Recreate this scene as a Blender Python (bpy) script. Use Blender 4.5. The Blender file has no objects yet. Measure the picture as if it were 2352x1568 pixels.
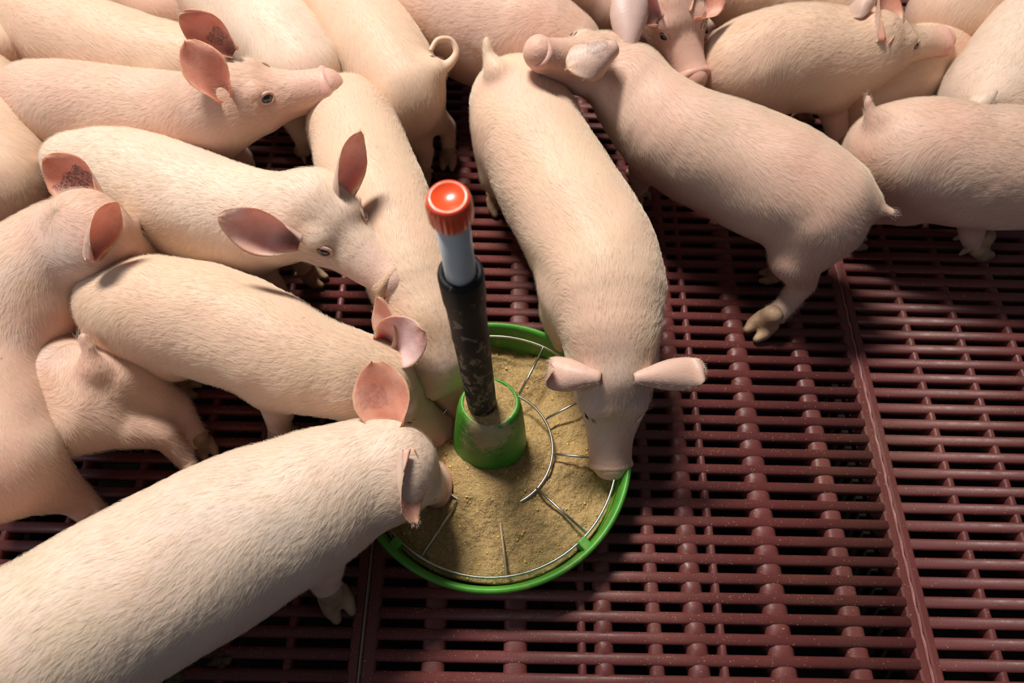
import bpy, math, random
import numpy as np
from mathutils import Vector, Matrix

random.seed(7)
rng = np.random.default_rng(11)
SC = bpy.context.scene
COL = SC.collection

# ------------------------------------------------------------------ camera
F_PX, PITCH, ROLL, YAW = 1599.16, 1.0959, 0.0384, 0.0185
CAM = np.array([0.1444, -0.3602, 0.8014])
_f = np.array([math.sin(YAW) * math.cos(PITCH), math.cos(YAW) * math.cos(PITCH), -math.sin(PITCH)])
_r0 = np.array([math.cos(YAW), -math.sin(YAW), 0.0])
_u0 = np.cross(_r0, _f)
_r = _r0 * math.cos(ROLL) + _u0 * math.sin(ROLL)
_u = -_r0 * math.sin(ROLL) + _u0 * math.cos(ROLL)
cd = bpy.data.cameras.new('camera')
cam = bpy.data.objects.new('camera', cd)
COL.objects.link(cam)
cam.matrix_world = Matrix(((_r[0], _u[0], -_f[0], CAM[0]), (_r[1], _u[1], -_f[1], CAM[1]),
                           (_r[2], _u[2], -_f[2], CAM[2]), (0, 0, 0, 1)))
cd.sensor_width = 36.0
cd.lens = F_PX * 36.0 / 2352
cd.clip_start = 0.01
cd.dof.use_dof = True
cd.dof.focus_distance = 0.70
cd.dof.aperture_fstop = 5.6
SC.camera = cam

# ------------------------------------------------------------------ light
SC.view_settings.view_transform = 'Standard'
SC.view_settings.look = 'None'
SC.view_settings.gamma = 1
SC.view_settings.use_curve_mapping = False
SC.view_settings.exposure = 0.0
W = bpy.data.worlds.new('barn_air')
SC.world = W
W.use_nodes = True
W.node_tree.nodes['Background'].inputs[0].default_value = (0.80, 0.86, 1.0, 1)
W.node_tree.nodes['Background'].inputs[1].default_value = 0.10


def area(name, loc, target, size, power, color, spread=180):
    l = bpy.data.lights.new(name, 'AREA')
    l.shape = 'RECTANGLE'
    l.size, l.size_y = size
    l.energy = power
    l.color = color
    l.spread = math.radians(spread)
    o = bpy.data.objects.new(name, l)
    COL.objects.link(o)
    o.location = loc
    d = Vector(target) - Vector(loc)
    o.rotation_euler = d.to_track_quat('-Z', 'Y').to_euler()
    return o


area('ceiling_lamp', (-0.62, 1.32, 2.70), (0.0, 0.05, 0.1), (0.80, 0.38), 57, (1.0, 0.94, 0.86), 120)
area('window_daylight', (-2.2, -0.9, 1.9), (0.1, 0.0, 0.1), (1.2, 0.9), 12, (0.80, 0.88, 1.0))


# ------------------------------------------------------------------ helpers
def at(px, py, z=0.0):
    """world point seen at picture position (px, py) that stands z above the slats"""
    d = _f + (px - 1176) / F_PX * _r - (py - 784) / F_PX * _u
    return CAM + d * ((z - CAM[2]) / d[2])


def rad(px, py, z, rpx):
    return rpx * float((at(px, py, z) - CAM) @ _f) / F_PX


def mesh_obj(name, verts, faces, mat=None, parent=None, smooth=True, origin=(0, 0, 0)):
    me = bpy.data.meshes.new(name)
    v = np.asarray(verts, dtype=np.float32) - np.asarray(origin, dtype=np.float32)
    if isinstance(faces, np.ndarray) and faces.ndim == 2:
        n, k = faces.shape
        me.vertices.add(len(v))
        me.vertices.foreach_set('co', v.ravel())
        me.loops.add(n * k)
        me.loops.foreach_set('vertex_index', faces.astype(np.int32).ravel())
        me.polygons.add(n)
        me.polygons.foreach_set('loop_start', np.arange(0, n * k, k, dtype=np.int32))
        me.polygons.foreach_set('loop_total', np.full(n, k, dtype=np.int32))
        me.update(calc_edges=True)
    else:
        me.from_pydata([tuple(map(float, p)) for p in v], [], [tuple(map(int, f)) for f in faces])
        me.update()
    if smooth:
        me.polygons.foreach_set('use_smooth', np.ones(len(me.polygons), dtype=bool))
    if mat:
        me.materials.append(mat)
    o = bpy.data.objects.new(name, me)
    COL.objects.link(o)
    if parent:
        o.parent = parent
    return o


def empty(name, loc, **kw):
    o = bpy.data.objects.new(name, None)
    o.empty_display_size = 0.05
    COL.objects.link(o)
    o.location = loc
    for k, v in kw.items():
        o[k] = v
    return o


def attr(o, name, vals):
    a = o.data.attributes.new(name, 'FLOAT', 'POINT')
    a.data.foreach_set('value', np.asarray(vals, dtype=np.float32))


def tube(path, radii, seg=12, cap=True, flat=1.0):
    P = [np.asarray(p, float) for p in path]
    V, Fc = [], []
    up = None
    for i, p in enumerate(P):
        t = P[min(i + 1, len(P) - 1)] - P[max(i - 1, 0)]
        t /= np.linalg.norm(t) + 1e-12
        if up is None:
            a = np.array([0, 0, 1.0]) if abs(t[2]) < .9 else np.array([1.0, 0, 0])
            up = a - t * (a @ t)
        else:
            up = up - t * (up @ t)
        up /= np.linalg.norm(up)
        s = np.cross(t, up)
        for k in range(seg):
            an = 2 * math.pi * k / seg
            V.append(p + radii[i] * (math.cos(an) * s + flat * math.sin(an) * up))
    for i in range(len(P) - 1):
        for k in range(seg):
            a, b = i * seg + k, i * seg + (k + 1) % seg
            Fc.append((a, b, b + seg, a + seg))
    if cap:
        V.append(P[0]); V.append(P[-1])
        n = len(P) * seg
        for k in range(seg):
            Fc.append((n, (k + 1) % seg, k))
            Fc.append((n + 1, n - seg + k, n - seg + (k + 1) % seg))
    return V, Fc


def lathe(profile, seg=64, centre=(0, 0), closed=False):
    V, Fc = [], []
    for r, z in profile:
        for k in range(seg):
            a = 2 * math.pi * k / seg
            V.append((centre[0] + r * math.cos(a), centre[1] + r * math.sin(a), z))
    n = len(profile)
    for i in range(n if closed else n - 1):
        for k in range(seg):
            a, b = i * seg + k, i * seg + (k + 1) % seg
            c = (i + 1) % n * seg
            Fc.append((a, b, c + (k + 1) % seg, c + k))
    return V, Fc


# ------------------------------------------------------------------ materials
def new_mat(name):
    m = bpy.data.materials.new(name)
    m.use_nodes = True
    nt = m.node_tree
    return m, nt, nt.nodes['Principled BSDF']


def N(nt, kind, **kw):
    n = nt.nodes.new(kind)
    for k, v in kw.items():
        if k.startswith('i_'):
            key = k[2:]
            n.inputs[int(key) if key.isdigit() else key].default_value = v
        else:
            setattr(n, k, v)
    return n


def noise(nt, vec, scale, detail=4, rough=.55, dist=0.0):
    n = N(nt, 'ShaderNodeTexNoise')
    n.inputs['Scale'].default_value = scale
    n.inputs['Detail'].default_value = detail
    n.inputs['Roughness'].default_value = rough
    n.inputs['Distortion'].default_value = dist
    if vec is not None:
        nt.links.new(vec, n.inputs['Vector'])
    return n.outputs['Fac']


def ramp(nt, fac, a, b, ca=(0, 0, 0, 1), cb=(1, 1, 1, 1)):
    r = N(nt, 'ShaderNodeValToRGB')
    r.color_ramp.elements[0].position = a
    r.color_ramp.elements[1].position = b
    r.color_ramp.elements[0].color = ca
    r.color_ramp.elements[1].color = cb
    nt.links.new(fac, r.inputs[0])
    return r.outputs[0]


def mix(nt, fac, a, b, mode='MIX'):
    m = N(nt, 'ShaderNodeMix', data_type='RGBA', blend_type=mode)
    for s, v in ((0, fac), (6, a), (7, b)):
        if isinstance(v, (int, float)):
            m.inputs[s].default_value = v
        elif isinstance(v, tuple):
            m.inputs[s].default_value = v
        else:
            nt.links.new(v, m.inputs[s])
    return m.outputs[2]


def mth(nt, op, a, b=0.0):
    m = N(nt, 'ShaderNodeMath', operation=op)
    for s, v in ((0, a), (1, b)):
        if isinstance(v, (int, float)):
            m.inputs[s].default_value = v
        else:
            nt.links.new(v, m.inputs[s])
    return m.outputs[0]


def bump(nt, bsdf, h, strength, dist=0.002):
    b = N(nt, 'ShaderNodeBump')
    b.inputs['Strength'].default_value = strength
    b.inputs['Distance'].default_value = dist
    nt.links.new(h, b.inputs['Height'])
    nt.links.new(b.outputs[0], bsdf.inputs['Normal'])


def coords(nt):
    return N(nt, 'ShaderNodeTexCoord').outputs['Object']


def attribute(nt, name):
    return N(nt, 'ShaderNodeAttribute', attribute_name=name).outputs['Fac']


def skin_material(name, base, warm, stain, stain_amt, off):
    m, nt, b = new_mat(name)
    co = coords(nt)
    mp = N(nt, 'ShaderNodeMapping')
    nt.links.new(co, mp.inputs[0])
    mp.inputs['Location'].default_value = (off, off * 1.7, -off)
    v = mp.outputs[0]
    c = mix(nt, ramp(nt, noise(nt, v, 9, 3), .35, .68), base, warm)
    st = ramp(nt, noise(nt, v, 6.5, 4, .6, .6), .56, .74)
    c = mix(nt, mth(nt, 'MULTIPLY', st, stain_amt), c, stain)
    cl = ramp(nt, noise(nt, v, 5.2, 3, .5, .4), .57, .72)
    c = mix(nt, mth(nt, 'MULTIPLY', cl, .6), c, (.53, .45, .44, 1))
    # small scratches and scabs
    vo = N(nt, 'ShaderNodeTexVoronoi')
    vo.inputs['Scale'].default_value = 42
    nt.links.new(v, vo.inputs['Vector'])
    wob = mth(nt, 'ADD', vo.outputs['Distance'], mth(nt, 'MULTIPLY', noise(nt, v, 500, 2), .16))
    spk = ramp(nt, wob, .115, .15, (1, 1, 1, 1), (0, 0, 0, 1))
    pick = ramp(nt, noise(nt, v, 14, 2), .60, .64)
    c = mix(nt, mth(nt, 'MULTIPLY', mth(nt, 'MULTIPLY', spk, pick), .55), c, (.36, .12, .06, 1))
    c = mix(nt, attribute(nt, 'pink'), c, (.74, .40, .32, 1))
    c = mix(nt, attribute(nt, 'horn'), c, (.44, .29, .15, 1))
    nt.links.new(c, b.inputs['Base Color'])
    b.inputs['Roughness'].default_value = .56
    b.inputs['Specular IOR Level'].default_value = .32
    b.inputs['Subsurface Weight'].default_value = .22
    b.inputs['Subsurface Radius'].default_value = (1, .45, .28)
    b.inputs['Subsurface Scale'].default_value = .006
    b.inputs['Sheen Weight'].default_value = .12
    b.inputs['Sheen Tint'].default_value = (1, .93, .84, 1)
    h = mth(nt, 'ADD', noise(nt, v, 260, 4), mth(nt, 'MULTIPLY', noise(nt, v, 60, 3), 1.5))
    bump(nt, b, h, .13, .0014)
    return m


def ear_material(name, outer, inner, tattoo, rim=(.62, .33, .17, 1)):
    m, nt, b = new_mat(name)
    uv = N(nt, 'ShaderNodeTexCoord').outputs['UV']
    sep = N(nt, 'ShaderNodeSeparateXYZ')
    nt.links.new(uv, sep.inputs[0])
    inn = attribute(nt, 'inner')
    co = coords(nt)
    c = mix(nt, ramp(nt, noise(nt, co, 30, 3), .3, .7), outer, tuple(x * .93 for x in outer[:3]) + (1,))
    ci = mix(nt, ramp(nt, noise(nt, co, 38, 4), .35, .65), inner, (inner[0] * .82, inner[1] * .66, inner[2] * .6, 1))
    c = mix(nt, inn, c, ci)
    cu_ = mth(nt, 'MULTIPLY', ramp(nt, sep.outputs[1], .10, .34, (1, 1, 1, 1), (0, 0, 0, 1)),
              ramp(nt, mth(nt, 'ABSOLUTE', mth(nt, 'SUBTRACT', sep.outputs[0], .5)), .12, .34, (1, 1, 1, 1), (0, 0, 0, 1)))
    c = mix(nt, mth(nt, 'MULTIPLY', mth(nt, 'MULTIPLY', cu_, inn), .8), c, (.16, .045, .03, 1))  # darkness of the ear canal painted into the inner base colour
    # brownish crust along the edge (uv.x runs 0..1 over the width, uv.y base to tip)
    ex = mth(nt, 'ABSOLUTE', mth(nt, 'SUBTRACT', sep.outputs[0], .5))
    e = mth(nt, 'MAXIMUM', mth(nt, 'MULTIPLY', ex, 2.0), mth(nt, 'MULTIPLY', sep.outputs[1], 1.0))
    e = mth(nt, 'ADD', e, mth(nt, 'MULTIPLY', mth(nt, 'SUBTRACT', noise(nt, co, 90, 3), .5), .25))
    c = mix(nt, mth(nt, 'MULTIPLY', ramp(nt, e, .86, 1.0), .65), c, rim)
    # dark specks
    vo = N(nt, 'ShaderNodeTexVoronoi')
    vo.inputs['Scale'].default_value = 15
    nt.links.new(uv, vo.inputs['Vector'])
    sp = ramp(nt, vo.outputs['Distance'], .07, .13, (1, 1, 1, 1), (0, 0, 0, 1))
    sp = mth(nt, 'MULTIPLY', sp, ramp(nt, noise(nt, uv, 4, 2), .50, .56))
    c = mix(nt, mth(nt, 'MULTIPLY', sp, .6), c, (.22, .06, .03, 1))
    if tattoo:
        # illegible dotted ink patch
        cx, cy, rx, ry, amt = tattoo
        dx = mth(nt, 'DIVIDE', mth(nt, 'ABSOLUTE', mth(nt, 'SUBTRACT', sep.outputs[0], cx)), rx)
        dy = mth(nt, 'DIVIDE', mth(nt, 'ABSOLUTE', mth(nt, 'SUBTRACT', sep.outputs[1], cy)), ry)
        rr_ = mth(nt, 'ADD', mth(nt, 'MAXIMUM', dx, dy), mth(nt, 'MULTIPLY', mth(nt, 'SUBTRACT', noise(nt, uv, 6, 3), .5), 1.3))
        box = ramp(nt, rr_, .75, 1.05, (1, 1, 1, 1), (0, 0, 0, 1))
        rid = mth(nt, 'ABSOLUTE', mth(nt, 'SUBTRACT', noise(nt, uv, 7.5, 2, .6, 2.2), .5))
        ink = ramp(nt, rid, .02, .12, (1, 1, 1, 1), (.25, .25, .25, 1))
        c = mix(nt, mth(nt, 'MULTIPLY', mth(nt, 'MULTIPLY', box, ink), amt), c, (.05, .055, .075, 1))
    nt.links.new(c, b.inputs['Base Color'])
    b.inputs['Roughness'].default_value = .5
    b.inputs['Subsurface Weight'].default_value = .35
    b.inputs['Subsurface Radius'].default_value = (1, .3, .18)
    b.inputs['Subsurface Scale'].default_value = .006
    vein = mth(nt, 'ABSOLUTE', mth(nt, 'SUBTRACT', noise(nt, uv, 3.2, 3, .6, 1.2), .5))
    hh_ = mth(nt, 'ADD', noise(nt, co, 160, 4), mth(nt, 'MULTIPLY', ramp(nt, vein, 0, .05, (1, 1, 1, 1), (0, 0, 0, 1)), .35))
    bump(nt, b, hh_, .16, .0012)
    return m


def simple_mat(name, col, rough=.5, metal=0.0, spec=.5, var=None, nscale=30, bumpamt=0.0, bscale=200, coat=0.0):
    m, nt, b = new_mat(name)
    co = coords(nt)
    if var:
        c = mix(nt, ramp(nt, noise(nt, co, nscale, 5), .35, .7), col, var)
        nt.links.new(c, b.inputs['Base Color'])
    else:
        b.inputs['Base Color'].default_value = col
    b.inputs['Roughness'].default_value = rough
    b.inputs['Metallic'].default_value = metal
    b.inputs['Specular IOR Level'].default_value = spec
    b.inputs['Coat Weight'].default_value = coat
    if bumpamt:
        bump(nt, b, noise(nt, co, bscale, 4), bumpamt, .001)
    return m


def slat_material():
    m, nt, b = new_mat('red_brown_plastic_slats')
    geo = N(nt, 'ShaderNodeNewGeometry').outputs['Position']
    c = mix(nt, ramp(nt, noise(nt, geo, 7, 4), .35, .65), (.150, .035, .034, 1), (.115, .030, .028, 1))
    # ground-in feed dust, patchy
    d = ramp(nt, noise(nt, geo, 5.0, 5, .6), .50, .74)
    fine = ramp(nt, noise(nt, geo, 900, 3, .7), .42, .66)
    dust = mth(nt, 'MULTIPLY', mth(nt, 'MULTIPLY', mth(nt, 'ADD', d, .10), fine), .45)
    c = mix(nt, dust, c, (.30, .19, .10, 1))
    vo = N(nt, 'ShaderNodeTexVoronoi')
    vo.inputs['Scale'].default_value = 260
    nt.links.new(geo, vo.inputs['Vector'])
    sp = mth(nt, 'MULTIPLY', ramp(nt, vo.outputs['Distance'], .10, .20, (1, 1, 1, 1), (0, 0, 0, 1)),
             ramp(nt, noise(nt, geo, 120, 2), .56, .62))
    c = mix(nt, mth(nt, 'MULTIPLY', sp, .75), c, (.52, .36, .17, 1))
    nt.links.new(c, b.inputs['Base Color'])
    rr = ramp(nt, noise(nt, geo, 60, 3), .3, .8, (.36, .36, .36, 1), (.62, .62, .62, 1))
    nt.links.new(rr, b.inputs['Roughness'])
    b.inputs['Specular IOR Level'].default_value = .38
    bump(nt, b, noise(nt, geo, 420, 4), .25, .0007)
    return m


def feed_material():
    m, nt, b = new_mat('ground_meal_feed')
    geo = N(nt, 'ShaderNodeNewGeometry').outputs['Position']
    c = mix(nt, ramp(nt, noise(nt, geo, 330, 4, .7), .35, .65), (.36, .225, .09, 1), (.70, .48, .215, 1))
    c = mix(nt, ramp(nt, noise(nt, geo, 28, 4), .4, .7), c, (.57, .39, .165, 1))
    c = mix(nt, mth(nt, 'MULTIPLY', ramp(nt, noise(nt, geo, 700, 2), .62, .70), .7), c, (.80, .66, .40, 1))
    c = mix(nt, mth(nt, 'MULTIPLY', ramp(nt, noise(nt, geo, 210, 2), .70, .74), .8), c, (.66, .46, .08, 1))
    nt.links.new(c, b.inputs['Base Color'])
    b.inputs['Roughness'].default_value = .92
    b.inputs['Specular IOR Level'].default_value = .1
    h = mth(nt, 'ADD', noise(nt, geo, 520, 5, .7), mth(nt, 'MULTIPLY', noise(nt, geo, 120, 4), 1.6))
    bump(nt, b, h, .9, .0028)
    return m


def green_material(name, dusty):
    m, nt, b = new_mat(name)
    co = coords(nt)
    c = mix(nt, ramp(nt, noise(nt, co, 16, 3), .35, .7), (.045, .245, .018, 1), (.075, .33, .025, 1))
    if dusty:
        sep = N(nt, 'ShaderNodeSeparateXYZ')
        nt.links.new(co, sep.inputs[0])
        vd = N(nt, 'ShaderNodeVectorMath', operation='DISTANCE')
        nt.links.new(co, vd.inputs[0])
        vd.inputs[1].default_value = (-.006, -.016, .118)
        hgt = mth(nt, 'MULTIPLY', mth(nt, 'SUBTRACT', .042, vd.outputs['Value']), 7.0)
        m1 = mth(nt, 'ADD', noise(nt, co, 48, 7, .75), hgt)
        d = ramp(nt, m1, .56, .70)
        c = mix(nt, mth(nt, 'MULTIPLY', d, .85), c, (.56, .43, .27, 1))
        sc = ramp(nt, noise(nt, co, 120, 4, .7), .60, .66)
        c = mix(nt, mth(nt, 'MULTIPLY', sc, .35), c, (.52, .50, .30, 1))
    else:
        d = mth(nt, 'MULTIPLY', ramp(nt, noise(nt, co, 45, 5, .65), .54, .70), .5)
        c = mix(nt, d, c, (.42, .30, .14, 1))
    nt.links.new(c, b.inputs['Base Color'])
    b.inputs['Roughness'].default_value = .42
    bump(nt, b, noise(nt, co, 240, 3), .15, .0008)
    return m


def sleeve_material():
    m, nt, b = new_mat('dirty_black_rubber')
    co = coords(nt)
    mp = N(nt, 'ShaderNodeMapping')
    mp.inputs['Scale'].default_value = (1, 1, .55)
    nt.links.new(co, mp.inputs[0])
    sep = N(nt, 'ShaderNodeSeparateXYZ')
    nt.links.new(co, sep.inputs[0])
    low = mth(nt, 'MULTIPLY', mth(nt, 'SUBTRACT', .27, sep.outputs[2]), .55)
    d = ramp(nt, mth(nt, 'ADD', noise(nt, mp.outputs[0], 110, 4, .55, 1.0), low), .60, .66)
    c = mix(nt, mth(nt, 'MULTIPLY', d, .75), (.008, .008, .010, 1), (.24, .20, .13, 1))
    nt.links.new(c, b.inputs['Base Color'])
    b.inputs['Roughness'].default_value = .6
    b.inputs['Specular IOR Level'].default_value = .25
    bump(nt, b, noise(nt, co, 120, 4), .3, .001)
    return m


def hair_material():
    m, nt, b = new_mat('pale_bristle')
    info = N(nt, 'ShaderNodeHairInfo')
    c = mix(nt, info.outputs['Random'], (.74, .60, .44, 1), (.87, .77, .62, 1))
    nt.links.new(c, b.inputs['Base Color'])
    b.inputs['Roughness'].default_value = .45
    b.inputs['Specular IOR Level'].default_value = .4
    return m


M_SLAT = slat_material()
M_FEED = feed_material()
M_PAN = green_material('green_plastic_pan', False)
M_CONE = green_material('green_plastic_dusty', True)
M_STEEL = simple_mat('stainless_wire', (.62, .60, .57, 1), .28, 1.0, var=(.42, .38, .32, 1), nscale=90)
M_STEEL_DUSTY = simple_mat('stainless_wire_dusty', (.50, .40, .26, 1), .6, .4, var=(.42, .32, .19, 1), nscale=200, bumpamt=.4)
M_PVC = simple_mat('white_pvc', (.62, .63, .63, 1), .35, 0, .5, var=(.55, .56, .55, 1))
M_CAP = simple_mat('red_plastic', (.93, .085, .018, 1), .3, 0, .6, coat=.3)
M_SLEEVE = sleeve_material()
M_PIT = simple_mat('wet_slurry', (.006, .005, .004, 1), .9, 0, .05, var=(.012, .010, .008, 1), bumpamt=.5, bscale=30)
M_BEAM = simple_mat('dark_support', (.012, .010, .008, 1), .8, 0, .1, var=(.022, .018, .012, 1), nscale=60)
M_SEAM = simple_mat('worn_highlit_seam', (.34, .15, .135, 1), .4, 0, .5, var=(.22, .075, .07, 1), nscale=60, bumpamt=.3)
M_HAIR = hair_material()
M_EYE = simple_mat('dark_eye', (.012, .009, .008, 1), .06, 0, .7, coat=1.0)
M_SCLERA = simple_mat('eye_white', (.50, .42, .36, 1), .15, 0, .6, coat=.8)
M_LID = simple_mat('eyelid_skin', (.62, .38, .30, 1), .5, 0, .3, var=(.72, .50, .40, 1), nscale=80, bumpamt=.3)
M_SNOUT = simple_mat('snout_skin', (.70, .36, .29, 1), .42, 0, .4, var=(.78, .47, .38, 1), nscale=70, bumpamt=.3, bscale=400)
M_SNOUT_FEED = simple_mat('snout_caked_with_feed', (.66, .42, .30, 1), .7, 0, .2, var=(.72, .53, .30, 1), nscale=90, bumpamt=.8, bscale=600)
M_NOSTRIL = simple_mat('nostril_dark', (.10, .035, .028, 1), .6)
M_HOOF = simple_mat('hoof_horn', (.44, .30, .19, 1), .55, 0, .35, var=(.24, .14, .08, 1), nscale=70, bumpamt=.4)
M_CRUMB = simple_mat('feed_flake', (.64, .48, .27, 1), .9, 0, .1, var=(.74, .58, .32, 1), nscale=300)
M_CORN = simple_mat('yellow_maize_flake', (.70, .47, .07, 1), .8, 0, .1, var=(.80, .62, .22, 1), nscale=200)
M_MUCK = simple_mat('dried_muck', (.07, .055, .035, 1), .9, 0, .1, var=(.14, .11, .06, 1), nscale=150, bumpamt=1.0, bscale=300)

SKINS = [
    skin_material('pig_skin_cream', (.72, .52, .375, 1), (.73, .465, .35, 1), (.52, .36, .17, 1), .60, 0.0),
    skin_material('pig_skin_pink', (.70, .48, .375, 1), (.69, .41, .315, 1), (.52, .36, .21, 1), .45, 1.3),
    skin_material('pig_skin_white', (.77, .61, .49, 1), (.76, .54, .435, 1), (.56, .45, .28, 1), .50, 2.9),
]

# ------------------------------------------------------------------ slatted floor (setting)
PITCH_S = 0.02087
Y0 = 0.1699 + 0.5 * PITCH_S          # centre line of one slat
SLAT_W = 0.0127
floor = empty('floor', (0, 0, 0), kind='structure')
ROW0, ROW1 = -34, 36                  # slat rows that can come into view


def slat_profile():
    w, h = SLAT_W / 2, .016
    return [(-w * .72, -h), (-w, -.0045), (-w * .93, -.0022), (-w * .70, -.0007), (-w * .3, 0), (w * .3, 0),
            (w * .70, -.0007), (w * .93, -.0022), (w, -.0045), (w * .72, -h)]


def slat_mesh(x0, x1):
    pr = slat_profile()
    n = len(pr)
    V = [(x, a, b) for x in (x0, x1) for a, b in pr]
    Fc = [(k, (k + 1) % n, n + (k + 1) % n, n + k) for k in range(n)]
    Fc += [tuple(range(n))[::-1], tuple(range(n, 2 * n))]
    return V, Fc


def rib_mesh(x0, x1, dome, dx0=None, dx1=None):
    """a cross rib that runs under the slats and swells up between them"""
    V, Fc = [], []
    ny = 6
    rows = []
    for r in range(ROW0, ROW1):
        for j in range(ny):
            rows.append((Y0 + (r + j / ny) * PITCH_S, j / ny))
    xs = 9
    for y, ph in rows:
        g = math.sin(math.pi * ph)            # 0 under a slat, 1 mid slot
        ins = .0018 * (1 - abs(g) ** .5)
        for i in range(xs):
            t = i / (xs - 1) * 2 - 1
            a = x0 - .0022 * (1 - g) ** 1.5
            b = x1 + .0022 * (1 - g) ** 1.5
            x = (a + b) / 2 + (b - a) / 2 * t
            z = -.0022 - .0034 * abs(t) ** 5 + (dome * .62 * g * max(0, 1 - (t * 1.15) ** 2))
            V.append((x, y, z))
        V.append((x1, y, -.030)); V.append((x0, y, -.030))
    m = xs + 2
    for k in range(len(rows) - 1):
        for i in range(m):
            a, b = k * m + i, k * m + (i + 1) % m
            Fc.append((a, a + m, b + m, b))
    return V, Fc


CENTRE_RIBS = [(.063, .087, .001), (.149, .174, .001), (.228, .237, .002), (.246, .266, .0048), (.304, .319, .001),
               (.345, .367, .0048), (.378, .387, .002), (.433, .459, .0042), (.517, .539, .0015)]
SIDE_RIBS = [(.6725 + .0675 * k, .6820 + .0675 * k, .002) for k in range(8)]
slat_cache = {}


def build_panel(x0, x1, ribs, edge_l, edge_r):
    yA, yB = Y0 + ROW0 * PITCH_S, Y0 + ROW1 * PITCH_S
    # edge strips in one mesh: the panel's own frame
    V, Fc = [], []
    for a, b in ((x0, x0 + edge_l), (x1 - edge_r, x1)):
        if b - a < 1e-4:
            continue
        k = len(V)
        for y in (yA - .006, yB + .006):
            V += [(a, y, -.03), (a, y, -.0022), (a + .0022, y, -.0002), (b - .0022, y, -.0004), (b, y, -.0024), (b, y, -.03)]
        for i in range(6):
            Fc.append((k + i, k + (i + 1) % 6, k + 6 + (i + 1) % 6, k + 6 + i))
        Fc += [tuple(range(k, k + 6))[::-1], tuple(range(k + 6, k + 12))]
    p = mesh_obj('slatted_panel', V, Fc, M_SLAT, floor, smooth=False)
    key = (round(x1 - x0 - edge_l - edge_r, 4))
    for r in range(ROW0, ROW1 + 1):
        if key not in slat_cache:
            Vs, Fs = slat_mesh(-key / 2 - .002, key / 2 + .002)
            o = mesh_obj('slat', Vs, Fs, M_SLAT, p)
            slat_cache[key] = o.data
        else:
            o = bpy.data.objects.new('slat', slat_cache[key])
            COL.objects.link(o)
            o.parent = p
        o.location = ((x0 + edge_l + x1 - edge_r) / 2, Y0 + r * PITCH_S, 0)
    for a, b, dm in ribs:
        mesh_obj('cross_rib', *rib_mesh(a, b, dm), M_SLAT, p)
    return p


build_panel(0.0008, 0.5985, CENTRE_RIBS, .0150, .0110)
build_panel(0.6015, 1.2, SIDE_RIBS, .0105, .0105)
build_panel(-.6, -.0012, [(-a[1] + .5985 + .0015, -a[0] + .5985 + .0015, a[2]) for a in SIDE_RIBS], .0105, .0120)
# the next panel to the left, wholly under the pigs and beyond the frame: one joined piece
yA, yB = Y0 + ROW0 * PITCH_S, Y0 + ROW1 * PITCH_S
V, Fc = [], []
for r in range(ROW0, ROW1 + 1):
    Vs, Fs = slat_mesh(-1.2, -.6)
    k = len(V)
    V += [(x, y + Y0 + r * PITCH_S, z) for x, y, z in Vs]
    Fc += [tuple(k + i for i in f) for f in Fs]
for a, b, dm in SIDE_RIBS:
    Vs, Fs = rib_mesh(a - 1.8, b - 1.8, dm)
    k = len(V)
    V += Vs
    Fc += [tuple(k + i for i in f) for f in Fs]
o = mesh_obj('slats', V, Fc, M_SLAT, floor)
o['kind'] = 'stuff'
# joint strips between the panels: raised worn ridge on the right, its highlight painted as a paler colour, steel-edged gap on the left
V, Fc = [], []
ys = np.linspace(Y0 + ROW0 * PITCH_S, Y0 + ROW1 * PITCH_S, 160)
for i, y in enumerate(ys):
    w = .0012 * math.sin(i * 2.1) * .3
    V += [(.5978 + w, y, -.004), (.5990 + 2 * w, y, .0003 + .0006 * math.sin(i * 1.3)), (.5997 + 2 * w, y, .0004), (.6008 + w, y, -.004)]
for i in range(len(ys) - 1):
    for k in range(3):
        Fc.append((i * 4 + k, i * 4 + k + 1, i * 4 + k + 5, i * 4 + k + 4))
mesh_obj('joint_ridge', V, Fc, M_SEAM, floor)
yA, yB = Y0 + ROW0 * PITCH_S, Y0 + ROW1 * PITCH_S
def boxv(x0, x1, y0, y1, z0, z1):
    V = [(x, y, z) for x in (x0, x1) for y in (y0, y1) for z in (z0, z1)]
    return V, [(0, 1, 3, 2), (4, 6, 7, 5), (0, 4, 5, 1), (2, 3, 7, 6), (1, 5, 7, 3), (0, 2, 6, 4)]
V, Fc = boxv(-.0014, -.0004, yA, yB, -.02, .0004)
mesh_obj('joint_strip', V, Fc, simple_mat('grey_steel_edge', (.35, .35, .37, 1), .35, .8), floor, smooth=False)
V, Fc = boxv(-.0003, .0007, yA, yB, -.02, -.0012)
mesh_obj('feed_in_joint', V, Fc, M_FEED, floor, smooth=False)
for x in (-.012, .578, -.40, .20, .98):
    V, Fc = boxv(x - .004, x + .004, yA, yB, -.11, -.031)
    mesh_obj('support_beam', V, Fc, M_BEAM, floor, smooth=False)
V, Fc = boxv(-1.3, 1.9, -1.1, 1.8, -.62, -.60)
pit = mesh_obj('pit_floor', V, Fc, M_PIT, floor, smooth=False)

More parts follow.
